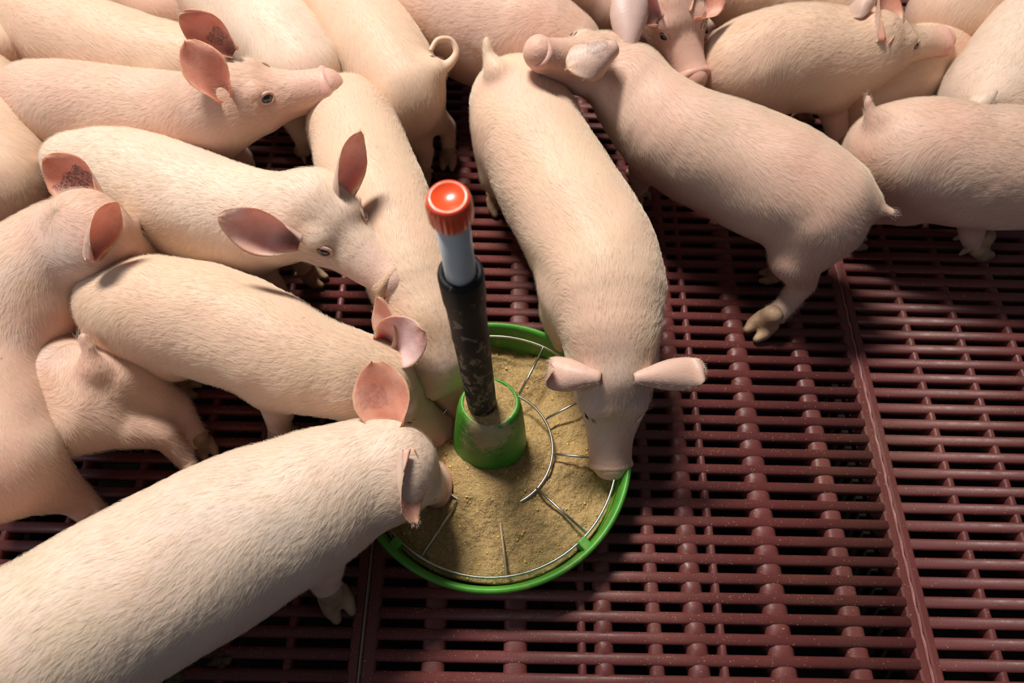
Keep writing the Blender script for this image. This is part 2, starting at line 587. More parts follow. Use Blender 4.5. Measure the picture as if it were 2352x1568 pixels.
# ------------------------------------------------------------------ feeder
PC = np.array([.1306, -.1075])
feeder = empty('round_feeder', (PC[0], PC[1], 0), label='round green plastic feeding pan with wire guard standing on the slats', category='feeder')
prof = [(.120, .002), (.136, .003), (.1435, .012), (.1490, .044), (.1508, .0530), (.1530, .0562), (.1558, .0562),
        (.1578, .0530), (.1572, .0495), (.1545, .048), (.1500, .030), (.1460, .008), (.140, .0), (.120, 0)]
mesh_obj('pan', *lathe(prof, 96), M_PAN, feeder)
mesh_obj('pan_base', *lathe([(.0005, .0005), (.05, .0005), (.121, .0005), (.121, .003), (.05, .003), (.0005, .003)], 48), M_PAN, feeder)
for a in (-46, -132, 30, 118):
    a = math.radians(a)
    V, Fc = boxv(.1395, .1525, -.0055, .0055, .034, .0535)
    R = Matrix.Rotation(a, 3, 'Z')
    c = mesh_obj('clip', [R @ Vector(v) for v in V], Fc, M_PAN, feeder, smooth=False)
    bv = c.modifiers.new('b', 'BEVEL'); bv.width = .0015; bv.segments = 2
guard = mesh_obj('wire_guard', *tube([(.1410 * math.cos(t), .1410 * math.sin(t), .0485) for t in np.linspace(0, 2 * math.pi, 97)],
                                      [.00155] * 97, 8, cap=False), M_STEEL, feeder)
guard['label'] = 'outer steel ring of the wire guard'
mesh_obj('inner_ring', *tube([(.0690 * math.cos(t), .0690 * math.sin(t), .0475 + .0015 * math.sin(t)) for t in np.linspace(0, 2 * math.pi, 73)],
                              [.0016] * 73, 8, cap=False), M_STEEL, guard)
for i, a in enumerate((65, 30, -5, -42, -82, -120, -150, 134, 100)):
    a = math.radians(a)
    z1 = .0475 if i not in (4, 5) else .044
    r0 = .068
    mesh_obj('spoke', *tube([(r * math.cos(a), r * math.sin(a), z) for r, z in ((r0, z1), (.105, .0478), (.1405, .0485))],
                             [.0015] * 3, 8), M_STEEL_DUSTY if i == 4 else M_STEEL, guard)
# hopper cup in the middle
cup = [(.0405, .012), (.0412, .024), (.0400, .040), (.0372, .075), (.0335, .110), (.0312, .122), (.0290, .128), (.0268, .1295),
       (.0256, .127), (.0262, .120), (.0300, .080), (.0350, .030), (.0360, .012)]
V, Fc = lathe(cup, 56, closed=True)
V = [(x * (1 + .05 * math.cos(2 * math.atan2(y, x))) - .002, y * .97 + z * .17, z) for x, y, z in V]
o = mesh_obj('hopper_cup', V, Fc, M_CONE, feeder)
o['label'] = 'dusty green cone in the middle of the pan'


# feed heap: height field over the pan
def hn(x, y, s, sd):
    """cheap smooth value noise"""
    x = np.asarray(x) * s + sd * 17.3
    y = np.asarray(y) * s + sd * 9.1
    xi, yi = np.floor(x), np.floor(y)
    fx, fy = x - xi, y - yi
    fx = fx * fx * (3 - 2 * fx); fy = fy * fy * (3 - 2 * fy)
    def h(a, b):
        v = np.sin(a * 127.1 + b * 311.7) * 43758.5453
        return v - np.floor(v)
    return (h(xi, yi) * (1 - fx) + h(xi + 1, yi) * fx) * (1 - fy) + (h(xi, yi + 1) * (1 - fx) + h(xi + 1, yi + 1) * fx) * fy - .5


def feed_z(x, y):
    r = np.hypot(x, y)
    a = np.arctan2(y, x)
    near = .5 - .5 * np.sin(a)                    # 1 towards the camera
    edge = .012 + .021 * near ** .8
    mid = .030 + .020 * near
    z = mid + (edge - mid) * np.clip(r / .145, 0, 1) ** 1.3
    z = z + .013 * np.exp(-((r - .045) / .022) ** 2) * (0.3 + .7 * near)
    z = z + .010 * hn(x, y, 22, 1) + .006 * hn(x, y, 55, 2) + .0028 * hn(x, y, 140, 3) + .0016 * hn(x, y, 330, 4) + .0009 * hn(x, y, 700, 5)
    # hollow snouts have rooted out at the right rear
    z = z - .012 * np.exp(-(((x - .060) / .035) ** 2 + ((y - .070) / .03) ** 2))
    z = z + .006 * np.exp(-(((x - .015) / .03) ** 2 + ((y + .085) / .03) ** 2))
    lim = .0478 - .004 * (r > .1)
    return np.clip(z, .006, .055)


nr, na = 150, 360
rr = np.linspace(.002, .1455, nr)
aa = np.linspace(0, 2 * math.pi, na, endpoint=False)
RR, AA = np.meshgrid(rr, aa, indexing='ij')
X, Y = RR * np.cos(AA), RR * np.sin(AA)
Z = feed_z(X, Y)
Z[-1] = np.minimum(Z[-1], .04) - .003
V = np.stack([X + PC[0], Y + PC[1], Z], -1).reshape(-1, 3)
i, j = np.meshgrid(np.arange(nr - 1), np.arange(na), indexing='ij')
j2 = (j + 1) % na
Fq = np.stack([i * na + j, (i + 1) * na + j, (i + 1) * na + j2, i * na + j2], -1).reshape(-1, 4)
feed = mesh_obj('animal_feed', V, Fq, M_FEED, origin=(PC[0], PC[1], .0))
feed.location = (PC[0], PC[1], 0)
feed['kind'] = 'stuff'
feed['label'] = 'heap of ground yellow-brown meal filling the green pan'
feed['category'] = 'feed'


def chips(n, place, smin, smax):
    """tiny flat flakes as one mesh"""
    V = np.zeros((n, 5, 3)); Fc = np.zeros((n, 6, 3), dtype=int)
    base = np.array([[1, 0, 0], [-.2, .9, 0], [-.9, -.1, 0], [.1, -.8, 0], [0, 0, .55]])
    for q in range(n):
        p = place()
        s = random.uniform(smin, smax)
        R = Matrix.Rotation(random.uniform(0, 6.28), 3, 'Z') @ Matrix.Rotation(random.uniform(-.7, .7), 3, 'X')
        V[q] = (base * np.array([s, s * random.uniform(.5, 1), s])) @ np.array(R).T + p
        Fc[q] = np.array([[0, 1, 4], [1, 2, 4], [2, 3, 4], [3, 0, 4], [2, 1, 0], [3, 2, 0]]) + 5 * q
    return V.reshape(-1, 3), Fc.reshape(-1, 3)


def in_pan():
    r = .145 * math.sqrt(random.random()); a = random.uniform(0, 6.283)
    x, y = r * math.cos(a), r * math.sin(a)
    return (PC[0] + x, PC[1] + y, float(feed_z(x, y)) + .0002)


V, Fc = chips(9000, in_pan, .0004, .0012)
o = mesh_obj('feed_flakes', V - np.array([PC[0], PC[1], 0]), Fc, M_CRUMB, feed, smooth=False)
o['kind'] = 'stuff'
V, Fc = chips(240, in_pan, .0012, .0030)
o = mesh_obj('maize_flakes', V - np.array([PC[0], PC[1], 0]), Fc, M_CORN, feed, smooth=False)
o['kind'] = 'stuff'
# feed standing in the mouth of the hopper cup
V, Fc = [], []
for ir in range(14):
    for ia in range(40):
        r = .0268 * (ir + .2) / 13; a = ia * 2 * math.pi / 40
        x, y = r * math.cos(a), r * math.sin(a)
        z = .1275 - .016 * math.exp(-(r / .012) ** 2) * 0 + .004 * (1 - r / .027) + .0026 * float(hn(x, y, 150, 3)) + .0016 * float(hn(x, y, 420, 6))
        V.append((x - .002, y * .97 + .0215, z))
for ir in range(13):
    for ia in range(40):
        Fc.append((ir * 40 + ia, (ir + 1) * 40 + ia, (ir + 1) * 40 + (ia + 1) % 40, ir * 40 + (ia + 1) % 40))
o = mesh_obj('feed_in_cup', V, Fc, M_FEED, feed)
o['kind'] = 'stuff'

# ------------------------------------------------------------------ feed pipe
A = np.array([.1215, -.0862, .105]); B = np.array([.1095, -.1020, .4650])
pd = (B - A) / np.linalg.norm(B - A)
pipe = empty('feed_pipe', tuple(A), label='upright feed pipe with red cap standing in the green hopper cone', category='pipe')
rot = Vector((0, 0, 1)).rotation_difference(Vector(pd)).to_matrix()
pipe.rotation_euler = rot.to_euler()


def pp(px, py):
    """distance along the pipe that shows at the given picture row"""
    best = min(np.linspace(0, .40, 801), key=lambda t: abs((lambda q: 784 - F_PX * ((q - CAM) @ _u) / ((q - CAM) @ _f))(A + pd * t) - py))
    return float(best)


t_blk = pp(0, 622)
t_cap0, t_cap1 = pp(0, 498), pp(0, 452)
V, Fc = lathe([(.0001, 0), (.0118, 0), (.0150, .0004), (.0152, .05), (.0150, .10), (.0151, t_blk * .62), (.0158, t_blk * .66), (.0150, t_blk * .7),
               (.0153, t_blk * .84), (.0163, t_blk * .88), (.0163, t_blk - .004), (.0155, t_blk), (.0122, t_blk), (.0110, t_blk - .006)], 40)
mesh_obj('rubber_sleeve', V, Fc, M_SLEEVE, pipe)
mesh_obj('inner_pipe', *lathe([(.0108, t_blk - .02), (.0108, t_cap0 + .006), (.0001, t_cap0 + .006)], 40), M_PVC, pipe)
V, Fc = [], []
seg = 96
cp = [(.0112, t_cap0), (.0132, t_cap0), (.0136, t_cap0 + .002), (.0136, t_cap1 - .006), (.0130, t_cap1 - .002), (.0118, t_cap1),
      (.0100, t_cap1 + .0004), (.0094, t_cap1 - .0006), (.0001, t_cap1 - .0008)]
for r, z in cp:
    for k in range(seg):
        a = 2 * math.pi * k / seg
        q = r * (1 + (.022 * (1 if (k // 2) % 2 else -1) if .0131 < r else 0))
        V.append((q * math.cos(a), q * math.sin(a), z))
for a in range(len(cp) - 1):
    for k in range(seg):
        Fc.append((a * seg + k, a * seg + (k + 1) % seg, (a + 1) * seg + (k + 1) % seg, (a + 1) * seg + k))
mesh_obj('cap', V, Fc, M_CAP, pipe)


# ------------------------------------------------------------------ pigs: signed distance bodies, meshed by surface nets
class Body:
    def __init__(self):
        self.groups = []      # (blend, subtract, [prims])
        self.flow = []        # (point, direction)
        self.pts = []

    def cones(self, pts, radii, k=.012, sub=False):
        pr = []
        for a, b, ra, rb in zip(pts[:-1], pts[1:], radii[:-1], radii[1:]):
            pr.append(('c', np.asarray(a, float), np.asarray(b, float), float(ra), float(rb)))
        self.groups.append((k, sub, pr))

    def ell(self, c, ax, R=None, k=.012, sub=False):
        self.groups.append((k, sub, [('e', np.asarray(c, float), np.asarray(ax, float), np.eye(3) if R is None else R)]))

    def mesh(self, h, clip=None):
        lo, hi = np.full(3, 9.), np.full(3, -9.)
        def bb(p):
            if p[0] == 'c':
                return np.minimum(p[1] - p[3], p[2] - p[4]), np.maximum(p[1] + p[3], p[2] + p[4])
            m = p[2].max()
            return p[1] - m, p[1] + m
        for k, sub, prs in self.groups:
            if sub:
                continue
            for p in prs:
                a, b = bb(p)
                lo = np.minimum(lo, a); hi = np.maximum(hi, b)
        lo -= .02; hi += .02
        if clip is not None:
            lo = np.maximum(lo, clip[0]); hi = np.minimum(hi, clip[1])
        n = np.ceil((hi - lo) / h).astype(int) + 1
        ax = [lo[i] + h * np.arange(n[i]) for i in range(3)]
        D = np.full(tuple(n), .06, dtype=np.float32)
        for k, sub, prs in self.groups:
            G = None
            a = np.min([bb(p)[0] for p in prs], 0) - k - 3 * h
            b = np.max([bb(p)[1] for p in prs], 0) + k + 3 * h
            i0 = np.clip(np.floor((a - lo) / h).astype(int), 0, n - 1)
            i1 = np.clip(np.ceil((b - lo) / h).astype(int) + 1, 1, n)
            if np.any(i1 <= i0):
                continue
            G = np.full(tuple(i1 - i0), .06, dtype=np.float32)
            for p in prs:
                a, b = bb(p)
                j0 = np.clip(np.floor((a - k - 3 * h - lo) / h).astype(int), i0, i1)
                j1 = np.clip(np.ceil((b + k + 3 * h - lo) / h).astype(int) + 1, i0, i1)
                if np.any(j1 <= j0):
                    continue
                x = ax[0][j0[0]:j1[0], None, None].astype(np.float32)
                y = ax[1][None, j0[1]:j1[1], None].astype(np.float32)
                z = ax[2][None, None, j0[2]:j1[2]].astype(np.float32)
                if p[0] == 'c':
                    A, B, ra, rb = p[1:]
                    d = B - A
                    L2 = float(d @ d) + 1e-12
                    px, py, pz = x - A[0], y - A[1], z - A[2]
                    t = np.clip((px * d[0] + py * d[1] + pz * d[2]) / L2, 0, 1)
                    q = np.sqrt((px - t * d[0]) ** 2 + (py - t * d[1]) ** 2 + (pz - t * d[2]) ** 2) - (ra + (rb - ra) * t)
                else:
                    c, e, R = p[1:]
                    px, py, pz = x - c[0], y - c[1], z - c[2]
                    u = [px * R[0, m] + py * R[1, m] + pz * R[2, m] for m in range(3)]
                    k0 = np.sqrt((u[0] / e[0]) ** 2 + (u[1] / e[1]) ** 2 + (u[2] / e[2]) ** 2) + 1e-6
                    k1 = np.sqrt((u[0] / e[0] ** 2) ** 2 + (u[1] / e[1] ** 2) ** 2 + (u[2] / e[2] ** 2) ** 2) + 1e-6
                    q = k0 * (k0 - 1) / k1
                s = tuple(slice(j0[m] - i0[m], j1[m] - i0[m]) for m in range(3))
                G[s] = np.minimum(G[s], q)
            s = tuple(slice(i0[m], i1[m]) for m in range(3))
            d0 = D[s]
            if sub:
                g = -G
                hh = np.maximum(k - np.abs(d0 - g), 0) / k
                D[s] = np.maximum(d0, g) + hh * hh * k * .25
            else:
                hh = np.maximum(k - np.abs(d0 - G), 0) / k
                D[s] = np.minimum(d0, G) - hh * hh * k * .25
        # gentle unevenness of flesh
        X = ax[0][:, None, None]; Yv = ax[1][None, :, None]; Zv = ax[2][None, None, :]
        D += (.0011 * np.sin(X * 71 + 3 * np.sin(Zv * 23)) * np.sin(Yv * 63 + 2 * np.sin(X * 31)) * np.cos(Zv * 57)).astype(np.float32)
        D[0] = D[-1] = .05; D[:, 0] = D[:, -1] = .05; D[:, :, 0] = D[:, :, -1] = .05
        S = D < 0
        # surface nets
        c8 = [S[i:n[0] - 1 + i, j:n[1] - 1 + j, k:n[2] - 1 + k] for i in (0, 1) for j in (0, 1) for k in (0, 1)]
        cnt = sum(c.astype(np.int8) for c in c8)
        act = (cnt > 0) & (cnt < 8)
        idx = np.full(act.shape, -1, dtype=np.int64)
        cells = np.argwhere(act)
        idx[act] = np.arange(len(cells))
        acc = np.zeros((len(cells), 3)); num = np.zeros(len(cells))
        corners = np.array([(i, j, k) for i in (0, 1) for j in (0, 1) for k in (0, 1)])
        dv = [D[cells[:, 0] + c[0], cells[:, 1] + c[1], cells[:, 2] + c[2]] for c in corners]
        for e0 in range(8):
            for e1 in range(e0 + 1, 8):
                if np.abs(corners[e0] - corners[e1]).sum() != 1:
                    continue
                m = (dv[e0] < 0) != (dv[e1] < 0)
                t = np.where(m, dv[e0] / (dv[e0] - dv[e1] + 1e-20), 0)
                p = corners[e0] + t[:, None] * (corners[e1] - corners[e0])
                acc[m] += p[m]; num[m] += 1
        V = lo + h * (cells + acc / num[:, None])
        Q = []
        for axi in range(3):
            o1, o2 = (axi + 1) % 3, (axi + 2) % 3
            sl0 = [slice(1, -1)] * 3; sl1 = [slice(1, -1)] * 3
            sl0[axi] = slice(0, -1); sl1[axi] = slice(1, None)
            a, b = S[tuple(sl0)], S[tuple(sl1)]
            for flip, msk in ((False, a & ~b), (True, ~a & b)):
                e = np.argwhere(msk)
                if not len(e):
                    continue
                e = e + np.array([0 if m == axi else 1 for m in range(3)])
                quad = []
                for da, db in ((-1, -1), (0, -1), (0, 0), (-1, 0)):
                    cc = e.copy()
                    cc[:, o1] += da; cc[:, o2] += db
                    quad.append(idx[cc[:, 0], cc[:, 1], cc[:, 2]])
                quad = np.stack(quad, 1)
                if flip:
                    quad = quad[:, ::-1]
                Q.append(quad)
        Q = np.concatenate(Q)
        Q = Q[(Q >= 0).all(1)]
        # light relaxation of the net
        for _ in range(2):
            s = np.zeros_like(V); w = np.zeros(len(V))
            for k in range(4):
                np.add.at(s, Q[:, k], V[Q[:, (k + 1) % 4]]); np.add.at(w, Q[:, k], 1)
                np.add.at(s, Q[:, k], V[Q[:, (k - 1) % 4]]); np.add.at(w, Q[:, k], 1)
            V = V * .5 + .5 * s / np.maximum(w, 1)[:, None]
        return V, Q


def spline(P, n=4):
    P = [np.asarray(p, float) for p in P]
    out = []
    for i in range(len(P) - 1):
        p0 = P[max(i - 1, 0)]; p1 = P[i]; p2 = P[i + 1]; p3 = P[min(i + 2, len(P) - 1)]
        for k in range(n):
            t = k / n
            out.append(.5 * ((2 * p1) + (-p0 + p2) * t + (2 * p0 - 5 * p1 + 4 * p2 - p3) * t * t + (-p0 + 3 * p1 - 3 * p2 + p3) * t ** 3))
    out.append(P[-1])
    return out


def unit(v):
    v = np.asarray(v, float)
    return v / (np.linalg.norm(v) + 1e-12)


def ear_mesh(base, tip, width, nrm, curl=1.0, bend=.012, droop=0.0, tipfold=0.0):
    base, tip, nrm = map(lambda q: np.asarray(q, float), (base, tip, nrm))
    ax = unit(tip - base)
    base = base - ax * .008
    L = np.linalg.norm(tip - base)
    n = unit(nrm - ax * (nrm @ ax))
    s = np.cross(ax, n)
    nv, nu = 22, 17
    th = .0016
    V, UV, INN = [], [], []
    for side in (0, 1):
        for i in range(nv):
            v = i / (nv - 1)
            w = width * .5 * float(np.interp(v, (0, .12, .28, .45, .62, .78, .9, .97, 1), (.78, .90, 1.0, 1.0, .90, .70, .46, .26, .06)))
            cen = base + ax * L * v - n * bend * 4 * v * (1 - v) + n * droop * v * v
            cen = cen - n * w * .55 * (1 - v) ** 2
            if tipfold:
                q = max(0, v - .62) / .38
                cen = cen + n * tipfold * q * q - ax * abs(tipfold) * 1.15 * q * q
            cu = 2.3 * (1 - v) ** 1.9 + curl * .55
            for j in range(nu):
                u = j / (nu - 1) * 2 - 1
                a = u * cu
                if cu > 1e-3:
                    off = s * w * math.sin(a) / cu + n * w * (1 - math.cos(a)) / cu
                else:
                    off = s * w * u
                wob = n * (.0022 * math.sin(v * 9 + u * 3) * v * abs(u))
                edge = 1 - abs(u) ** 6 * .8
                V.append(cen + off + wob + (n if side == 0 else -n) * th * .5 * edge * (1.6 - .9 * v))
                UV.append((j / (nu - 1), v)); INN.append(1.0 if side == 0 else 0.0)
    Fc = []
    q = nv * nu
    for i in range(nv - 1):
        for j in range(nu - 1):
            a = i * nu + j
            Fc.append((a, a + 1, a + nu + 1, a + nu))
            Fc.append((q + a, q + a + nu, q + a + nu + 1, q + a + 1))
    for i in range(nv - 1):
        for j in (0, nu - 1):
            a = i * nu + j
            f = (a, a + nu, q + a + nu, q + a)
            Fc.append(f if j == 0 else f[::-1])
    for j in range(nu - 1):
        a = (nv - 1) * nu + j
        Fc.append((a, a + 1, q + a + 1, q + a))
        Fc.append((j + 1, j, q + j, q + j + 1))
    return np.array(V), Fc, UV, INN


# shared small meshes: snout disc, eye, eyelid, hoof
def snout_mesh():
    V, Fc = [], []
    na, nr = 40, 16
    for ir in range(nr):
        r = ir / (nr - 1)
        for ia in range(na):
            a = 2 * math.pi * ia / na
            y, z = r * .0205 * math.cos(a), r * .0165 * math.sin(a) * (1.06 if math.sin(a) > 0 else .96)
            x = .0035 + .0014 * math.exp(-((r - .85) / .16) ** 2) - .0045 * max(0, r - .84) ** 1.2 * 6
            for sgn in (-1, 1):
                d = ((y - sgn * .0078) / .0042) ** 2 + ((z - .0005) / .0050) ** 2
                x -= .0095 * math.exp(-d * 1.2)
            V.append((x, y, z))
    for ia in range(na):
        a = 2 * math.pi * ia / na
        V.append((-.007, .0185 * math.cos(a), .0148 * math.sin(a)))
    for ir in range(nr):
        for ia in range(na):
            p, q = ir * na + ia, ir * na + (ia + 1) % na
            Fc.append((p, p + na, q + na, q))
    return V, Fc


def sdf_hoof():
    B = Body()
    B.cones([(0, 0, .026), (0.002, 0, .014)], [.0105, .0105], .004)
    for s in (-1, 1):
        B.cones([(.001, s * .0055, .014), (.010, s * .0070, .0070), (.0185, s * .0066, .0048)], [.0080, .0074, .0050], .0030)
        B.cones([(-.010, s * .007, .017), (-.015, s * .009, .009)], [.0038, .0022], .002)
    B.ell((.006, 0, -.006), (.03, .03, .006), k=.0015, sub=True)
    return B.mesh(.0016)


_hv, _hq = sdf_hoof()
PROTO = {}


def proto(key, maker, mat, parent, loc, R, scale=1.0, name=None):
    if key not in PROTO:
        V, Fc = maker()
        o = mesh_obj(name or key, V, Fc, mat, parent)
        PROTO[key] = o.data
    else:
        o = bpy.data.objects.new(name or key, PROTO[key])
        COL.objects.link(o)
        o.parent = parent
    M = Matrix(np.array(R).tolist()).to_4x4()
    o.matrix_basis = Matrix.Translation(Vector(loc)) @ M @ Matrix.Scale(scale, 4)
    return o


def eyelid_mesh():
    V, Fc = [], []
    n, m = 32, 8
    for i in range(n):
        a = 2 * math.pi * i / n
        rx, rz = .0082, .0062 * (1.0 if math.sin(a) > 0 else .9)
        c = np.array([0.0, rx * math.cos(a), rz * math.sin(a)])
        c[0] = .0004 - .0024 * math.cos(a) ** 2
        rd = np.array([0, math.cos(a), math.sin(a)])
        th = .0012 + .0005 * max(0, math.sin(a))
        for j in range(m):
            b = 2 * math.pi * j / m
            V.append(c + th * (math.cos(b) * rd * 1.3 + math.sin(b) * np.array([1, 0, 0])))
    for i in range(n):
        for j in range(m):
            Fc.append((i * m + j, i * m + (j + 1) % m, (i + 1) % n * m + (j + 1) % m, (i + 1) % n * m + j))
    return V, Fc


def eye_mesh():
    V, Fc = [], []
    n, m = 24, 14
    for i in range(m):
        t = math.pi * (i + .001) / (m - 1 + .002)
        for j in range(n):
            a = 2 * math.pi * j / n
            V.append((.0072 * math.cos(t), .0072 * math.sin(t) * math.cos(a), .0072 * math.sin(t) * math.sin(a)))
    for i in range(m - 1):
        for j in range(n):
            Fc.append((i * n + j, (i + 1) * n + j, (i + 1) * n + (j + 1) % n, i * n + (j + 1) % n))
    return V, Fc


def eye_mat():
    m, nt, b = new_mat('pig_eye')
    sep = N(nt, 'ShaderNodeSeparateXYZ')
    nt.links.new(coords(nt), sep.inputs[0])
    r = ramp(nt, sep.outputs[0], 0, 1)
    x = mth(nt, 'MULTIPLY', sep.outputs[0], 1 / .0072)
    c = mix(nt, ramp(nt, x, .42, .52), (.42, .33, .28, 1), (.022, .014, .010, 1))
    c = mix(nt, ramp(nt, x, .90, .93), c, (.003, .003, .004, 1))
    nt.links.new(c, b.inputs['Base Color'])
    b.inputs['Roughness'].default_value = .08
    b.inputs['Coat Weight'].default_value = 1
    return m


M_PIGEYE = eye_mat()
EARM = {}


def ear_mat(tone, tattoo):
    k = (tone, tattoo)
    if k not in EARM:
        tones = {'pink': ((.70, .46, .37, 1), (.80, .46, .37, 1)),
                 'pale': ((.66, .45, .37, 1), (.86, .62, .55, 1)),
                 'lilac': ((.62, .43, .38, 1), (.76, .55, .55, 1)),
                 'red': ((.76, .48, .39, 1), (.76, .38, .28, 1))}
        o, i = tones[tone]
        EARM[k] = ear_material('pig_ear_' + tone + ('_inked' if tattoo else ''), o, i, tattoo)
    return EARM[k]


STATS = []


def pig(label, spine, skin=0, head=None, ears=(), legs=None, tail=None, voxel=.0052, hair=15000,
        belly=.026, group='pigs crowded round the feeder', prims=(), hooves=True, hairlen=.0088, eyes=(1, 1),
        feed_snout=False, head_scale=1.0, curl=False, ham=True, folds=()):
    """spine: (px, py, z, radius in px) from rump to neck; every point becomes a place in the pen"""
    P = [at(a, b, z) for a, b, z, r in spine]
    Rr = [rad(a, b, z, r) for a, b, z, r in spine]
    base = np.array([np.mean([p[0] for p in P]), np.mean([p[1] for p in P]), 0.0])
    root = empty('pig', tuple(base), label=label, category='pig', group=group)
    B = Body()
    X4 = spline([np.append(p, r) for p, r in zip(P, Rr)], 4)
    C = [x[:3] for x in X4]; Rs = [x[3] for x in X4]
    B.cones(C, Rs, .01)
    nC = len(C)
    # belly line hangs lower, chest too
    sel = list(range(1, nC - 1))
    if belly and len(sel) > 2:
        B.cones([C[i] - np.array([0, 0, belly * math.sin(math.pi * min(1, (i + 1.5) / nC) ** .8) ** .5]) for i in sel], [Rs[i] * .93 for i in sel], .014)
    T = [unit(C[min(i + 1, nC - 1)] - C[max(i - 1, 0)]) for i in range(nC)]
    for c, t in zip(C, T):
        B.flow.append((c, -t, 0))
    up = np.array([0, 0, 1.0])
    # limbs
    fl = {}
    iR, iF = 1 + nC // 12, int(nC * .80)
    def auto(i, s, hind):
        c, t, r = C[i], T[i], Rs[i]
        t2 = unit([t[0], t[1], 0]); sd = np.cross(t2, up) * s
        z0 = c[2]
        if hind:
            return [(c + sd * r * .40 + up * .0, r * .60), (c + sd * r * .54 + t2 * .022 - up * z0 * .36, r * .52),
                    (np.array([*(c + sd * r * .58 - t2 * .022)[:2], z0 * .40]), .0150),
                    (np.array([*(c + sd * r * .58 - t2 * .012)[:2], z0 * .17]), .0112),
                    (np.array([*(c + sd * r * .60 - t2 * .004)[:2], .020]), .0112)]
        return [(c + sd * r * .40 - up * .012, r * .57), (c + sd * r * .54 - t2 * .010 - up * z0 * .36, r * .40),
                (np.array([*(c + sd * r * .58 + t2 * .004)[:2], z0 * .40]), .0150),
                (np.array([*(c + sd * r * .58 + t2 * .004)[:2], z0 * .17]), .0115),
                (np.array([*(c + sd * r * .60 + t2 * .006)[:2], .020]), .0112)]
    LG = {}
    for nm, i, s, hd in (('hl', iR, -1, True), ('hr', iR, 1, True), ('fl', iF, -1, False), ('fr', iF, 1, False)):
        LG[nm] = auto(i, s, hd)
    for nm, spec in (legs or {}).items():
        if spec is None:
            LG.pop(nm, None)
        else:
            LG[nm] = [(at(a, b, z), rad(a, b, z, r)) for a, b, z, r in spec]
    for nm, L in LG.items():
        B.cones([p for p, r in L], [r for p, r in L], .018 if not nm.startswith('x') else .010)
        for k in range(len(L)):
            B.flow.append((L[k][0], np.array([0, 0, -1.0]), 1))
        if hooves:
            # toes point the way the pig faces
            i = iR if nm[0] == 'h' else iF
            f = T[i]
            e = L[-1][0]
            if legs and nm in legs:
                dd = L[-1][0] - L[-2][0]
                if np.hypot(dd[0], dd[1]) > .006:
                    f = dd * (1 if True else -1)
            f = unit([f[0], f[1], 0])
            sd = np.cross(up, f)
            zz = max(0.0, e[2] - .020)
            proto('hoof', lambda: (_hv, _hq), M_HOOF, root, (e[0] - base[0], e[1] - base[1], zz),
                  np.stack([f, sd, up], 1), float(np.clip(L[-1][1] / .0105, .9, 1.45)))
    # tail
    if tail and curl:
        tp = [(at(a, b, z), rad(a, b, z, r)) for a, b, z, r in tail]
        S4 = spline([np.append(p, r) for p, r in tp], 6)
        B.cones([C[0], S4[0][:3], S4[3][:3]], [Rs[0] * .55, S4[0][3] * 1.2, S4[3][3]], .02)
        mesh_obj('tail', *tube([q[:3] - base for q in S4], [q[3] for q in S4], 12), SKINS[skin], root)
    elif tail:
        tp = [(at(a, b, z), rad(a, b, z, r)) for a, b, z, r in tail]
        S4 = spline([np.append(p, r) for p, r in tp], 4)
        B.cones([C[0], S4[0][:3]], [Rs[0] * .35, S4[0][3] * 1.1], .016)
        B.cones([s[:3] for s in S4], [max(s[3], .0042) for s in S4], .010)
        for k in range(1, len(S4)):
            B.flow.append((S4[k][:3], unit(S4[k][:3] - S4[k - 1][:3]), 2))
    for kind, *args in prims:
        if kind == 'ball':
            a, b, z, r, k = args
            B.ell(at(a, b, z), [rad(a, b, z, r)] * 3, k=k)
        elif kind == 'dent':
            a, b, z, r, k = args
            B.ell(at(a, b, z), [rad(a, b, z, r)] * 3, k=k, sub=True)
        elif kind == 'line':
            pts, k, sub = args
            B.cones([at(a, b, z) for a, b, z, r in pts], [rad(a, b, z, r) for a, b, z, r in pts], k, sub)
    snout_c = None
    parts_hair = []
    if head:
        c = at(*head['skull']); tip = at(*head['snout'])
        hx, hy, hz = head['snout']
        zc = hz if head.get('fix') else min(np.linspace(max(.03, hz - .07), hz + .07, 141), key=lambda q: abs(np.linalg.norm(at(hx, hy, q) - c) - .104) + .08 * abs(q - hz))
        tip = at(hx, hy, float(zc))
        f = unit(tip - c)
        L = np.linalg.norm(tip - c)
        s_ = head.get('scale', head_scale)
        STATS.append((label[:30], 'head length %.3f snout z %.3f' % (L, tip[2])))
        u0 = np.asarray(head.get('up', (0, 0, 1)), float)
        u = unit(u0 - f * (u0 @ f))
        sd = np.cross(u, f)          # pig's left
        K = L / .118                 # stretch along f
        def hp(x, y, z):
            return c + f * x * K + (sd * y + u * z) * s_
        B.cones([C[-1], hp(-.012, 0, -.004)], [Rs[-1], .036 * s_], .02)
        B.cones([hp(-.010, 0, -.003), hp(.016, 0, -.004), hp(.046, 0, -.009), hp(.074, 0, -.013), hp(.100, 0, -.0155), hp(.1165, 0, -.016)],
                [.0355 * s_, .0315 * s_, .0240 * s_, .0218 * s_, .0205 * s_, .0215 * s_], .012)
        for s in (-1, 1):
            B.cones([hp(-.010, s * .019, -.014), hp(.024, s * .018, -.020)], [.0265 * s_, .0215 * s_], .018)
            B.ell(hp(.028, s * .0215, .0085), [.0125 * s_] * 3, k=.012)           # brow
            B.ell(hp(.040, s * .0320, .0055), [.0066 * s_] * 3, k=.004, sub=True)
            B.cones([hp(.050, s * .0165, -.012), hp(.080, s * .0115, -.017), hp(.106, s * .0085, -.018)], [.0135 * s_, .0125 * s_, .012 * s_], .012)
        B.cones([hp(-.012, 0, -.030), hp(.022, 0, -.033), hp(.060, 0, -.030), hp(.100, 0, -.027)], [.033 * s_, .028 * s_, .0195 * s_, .0135 * s_], .014)
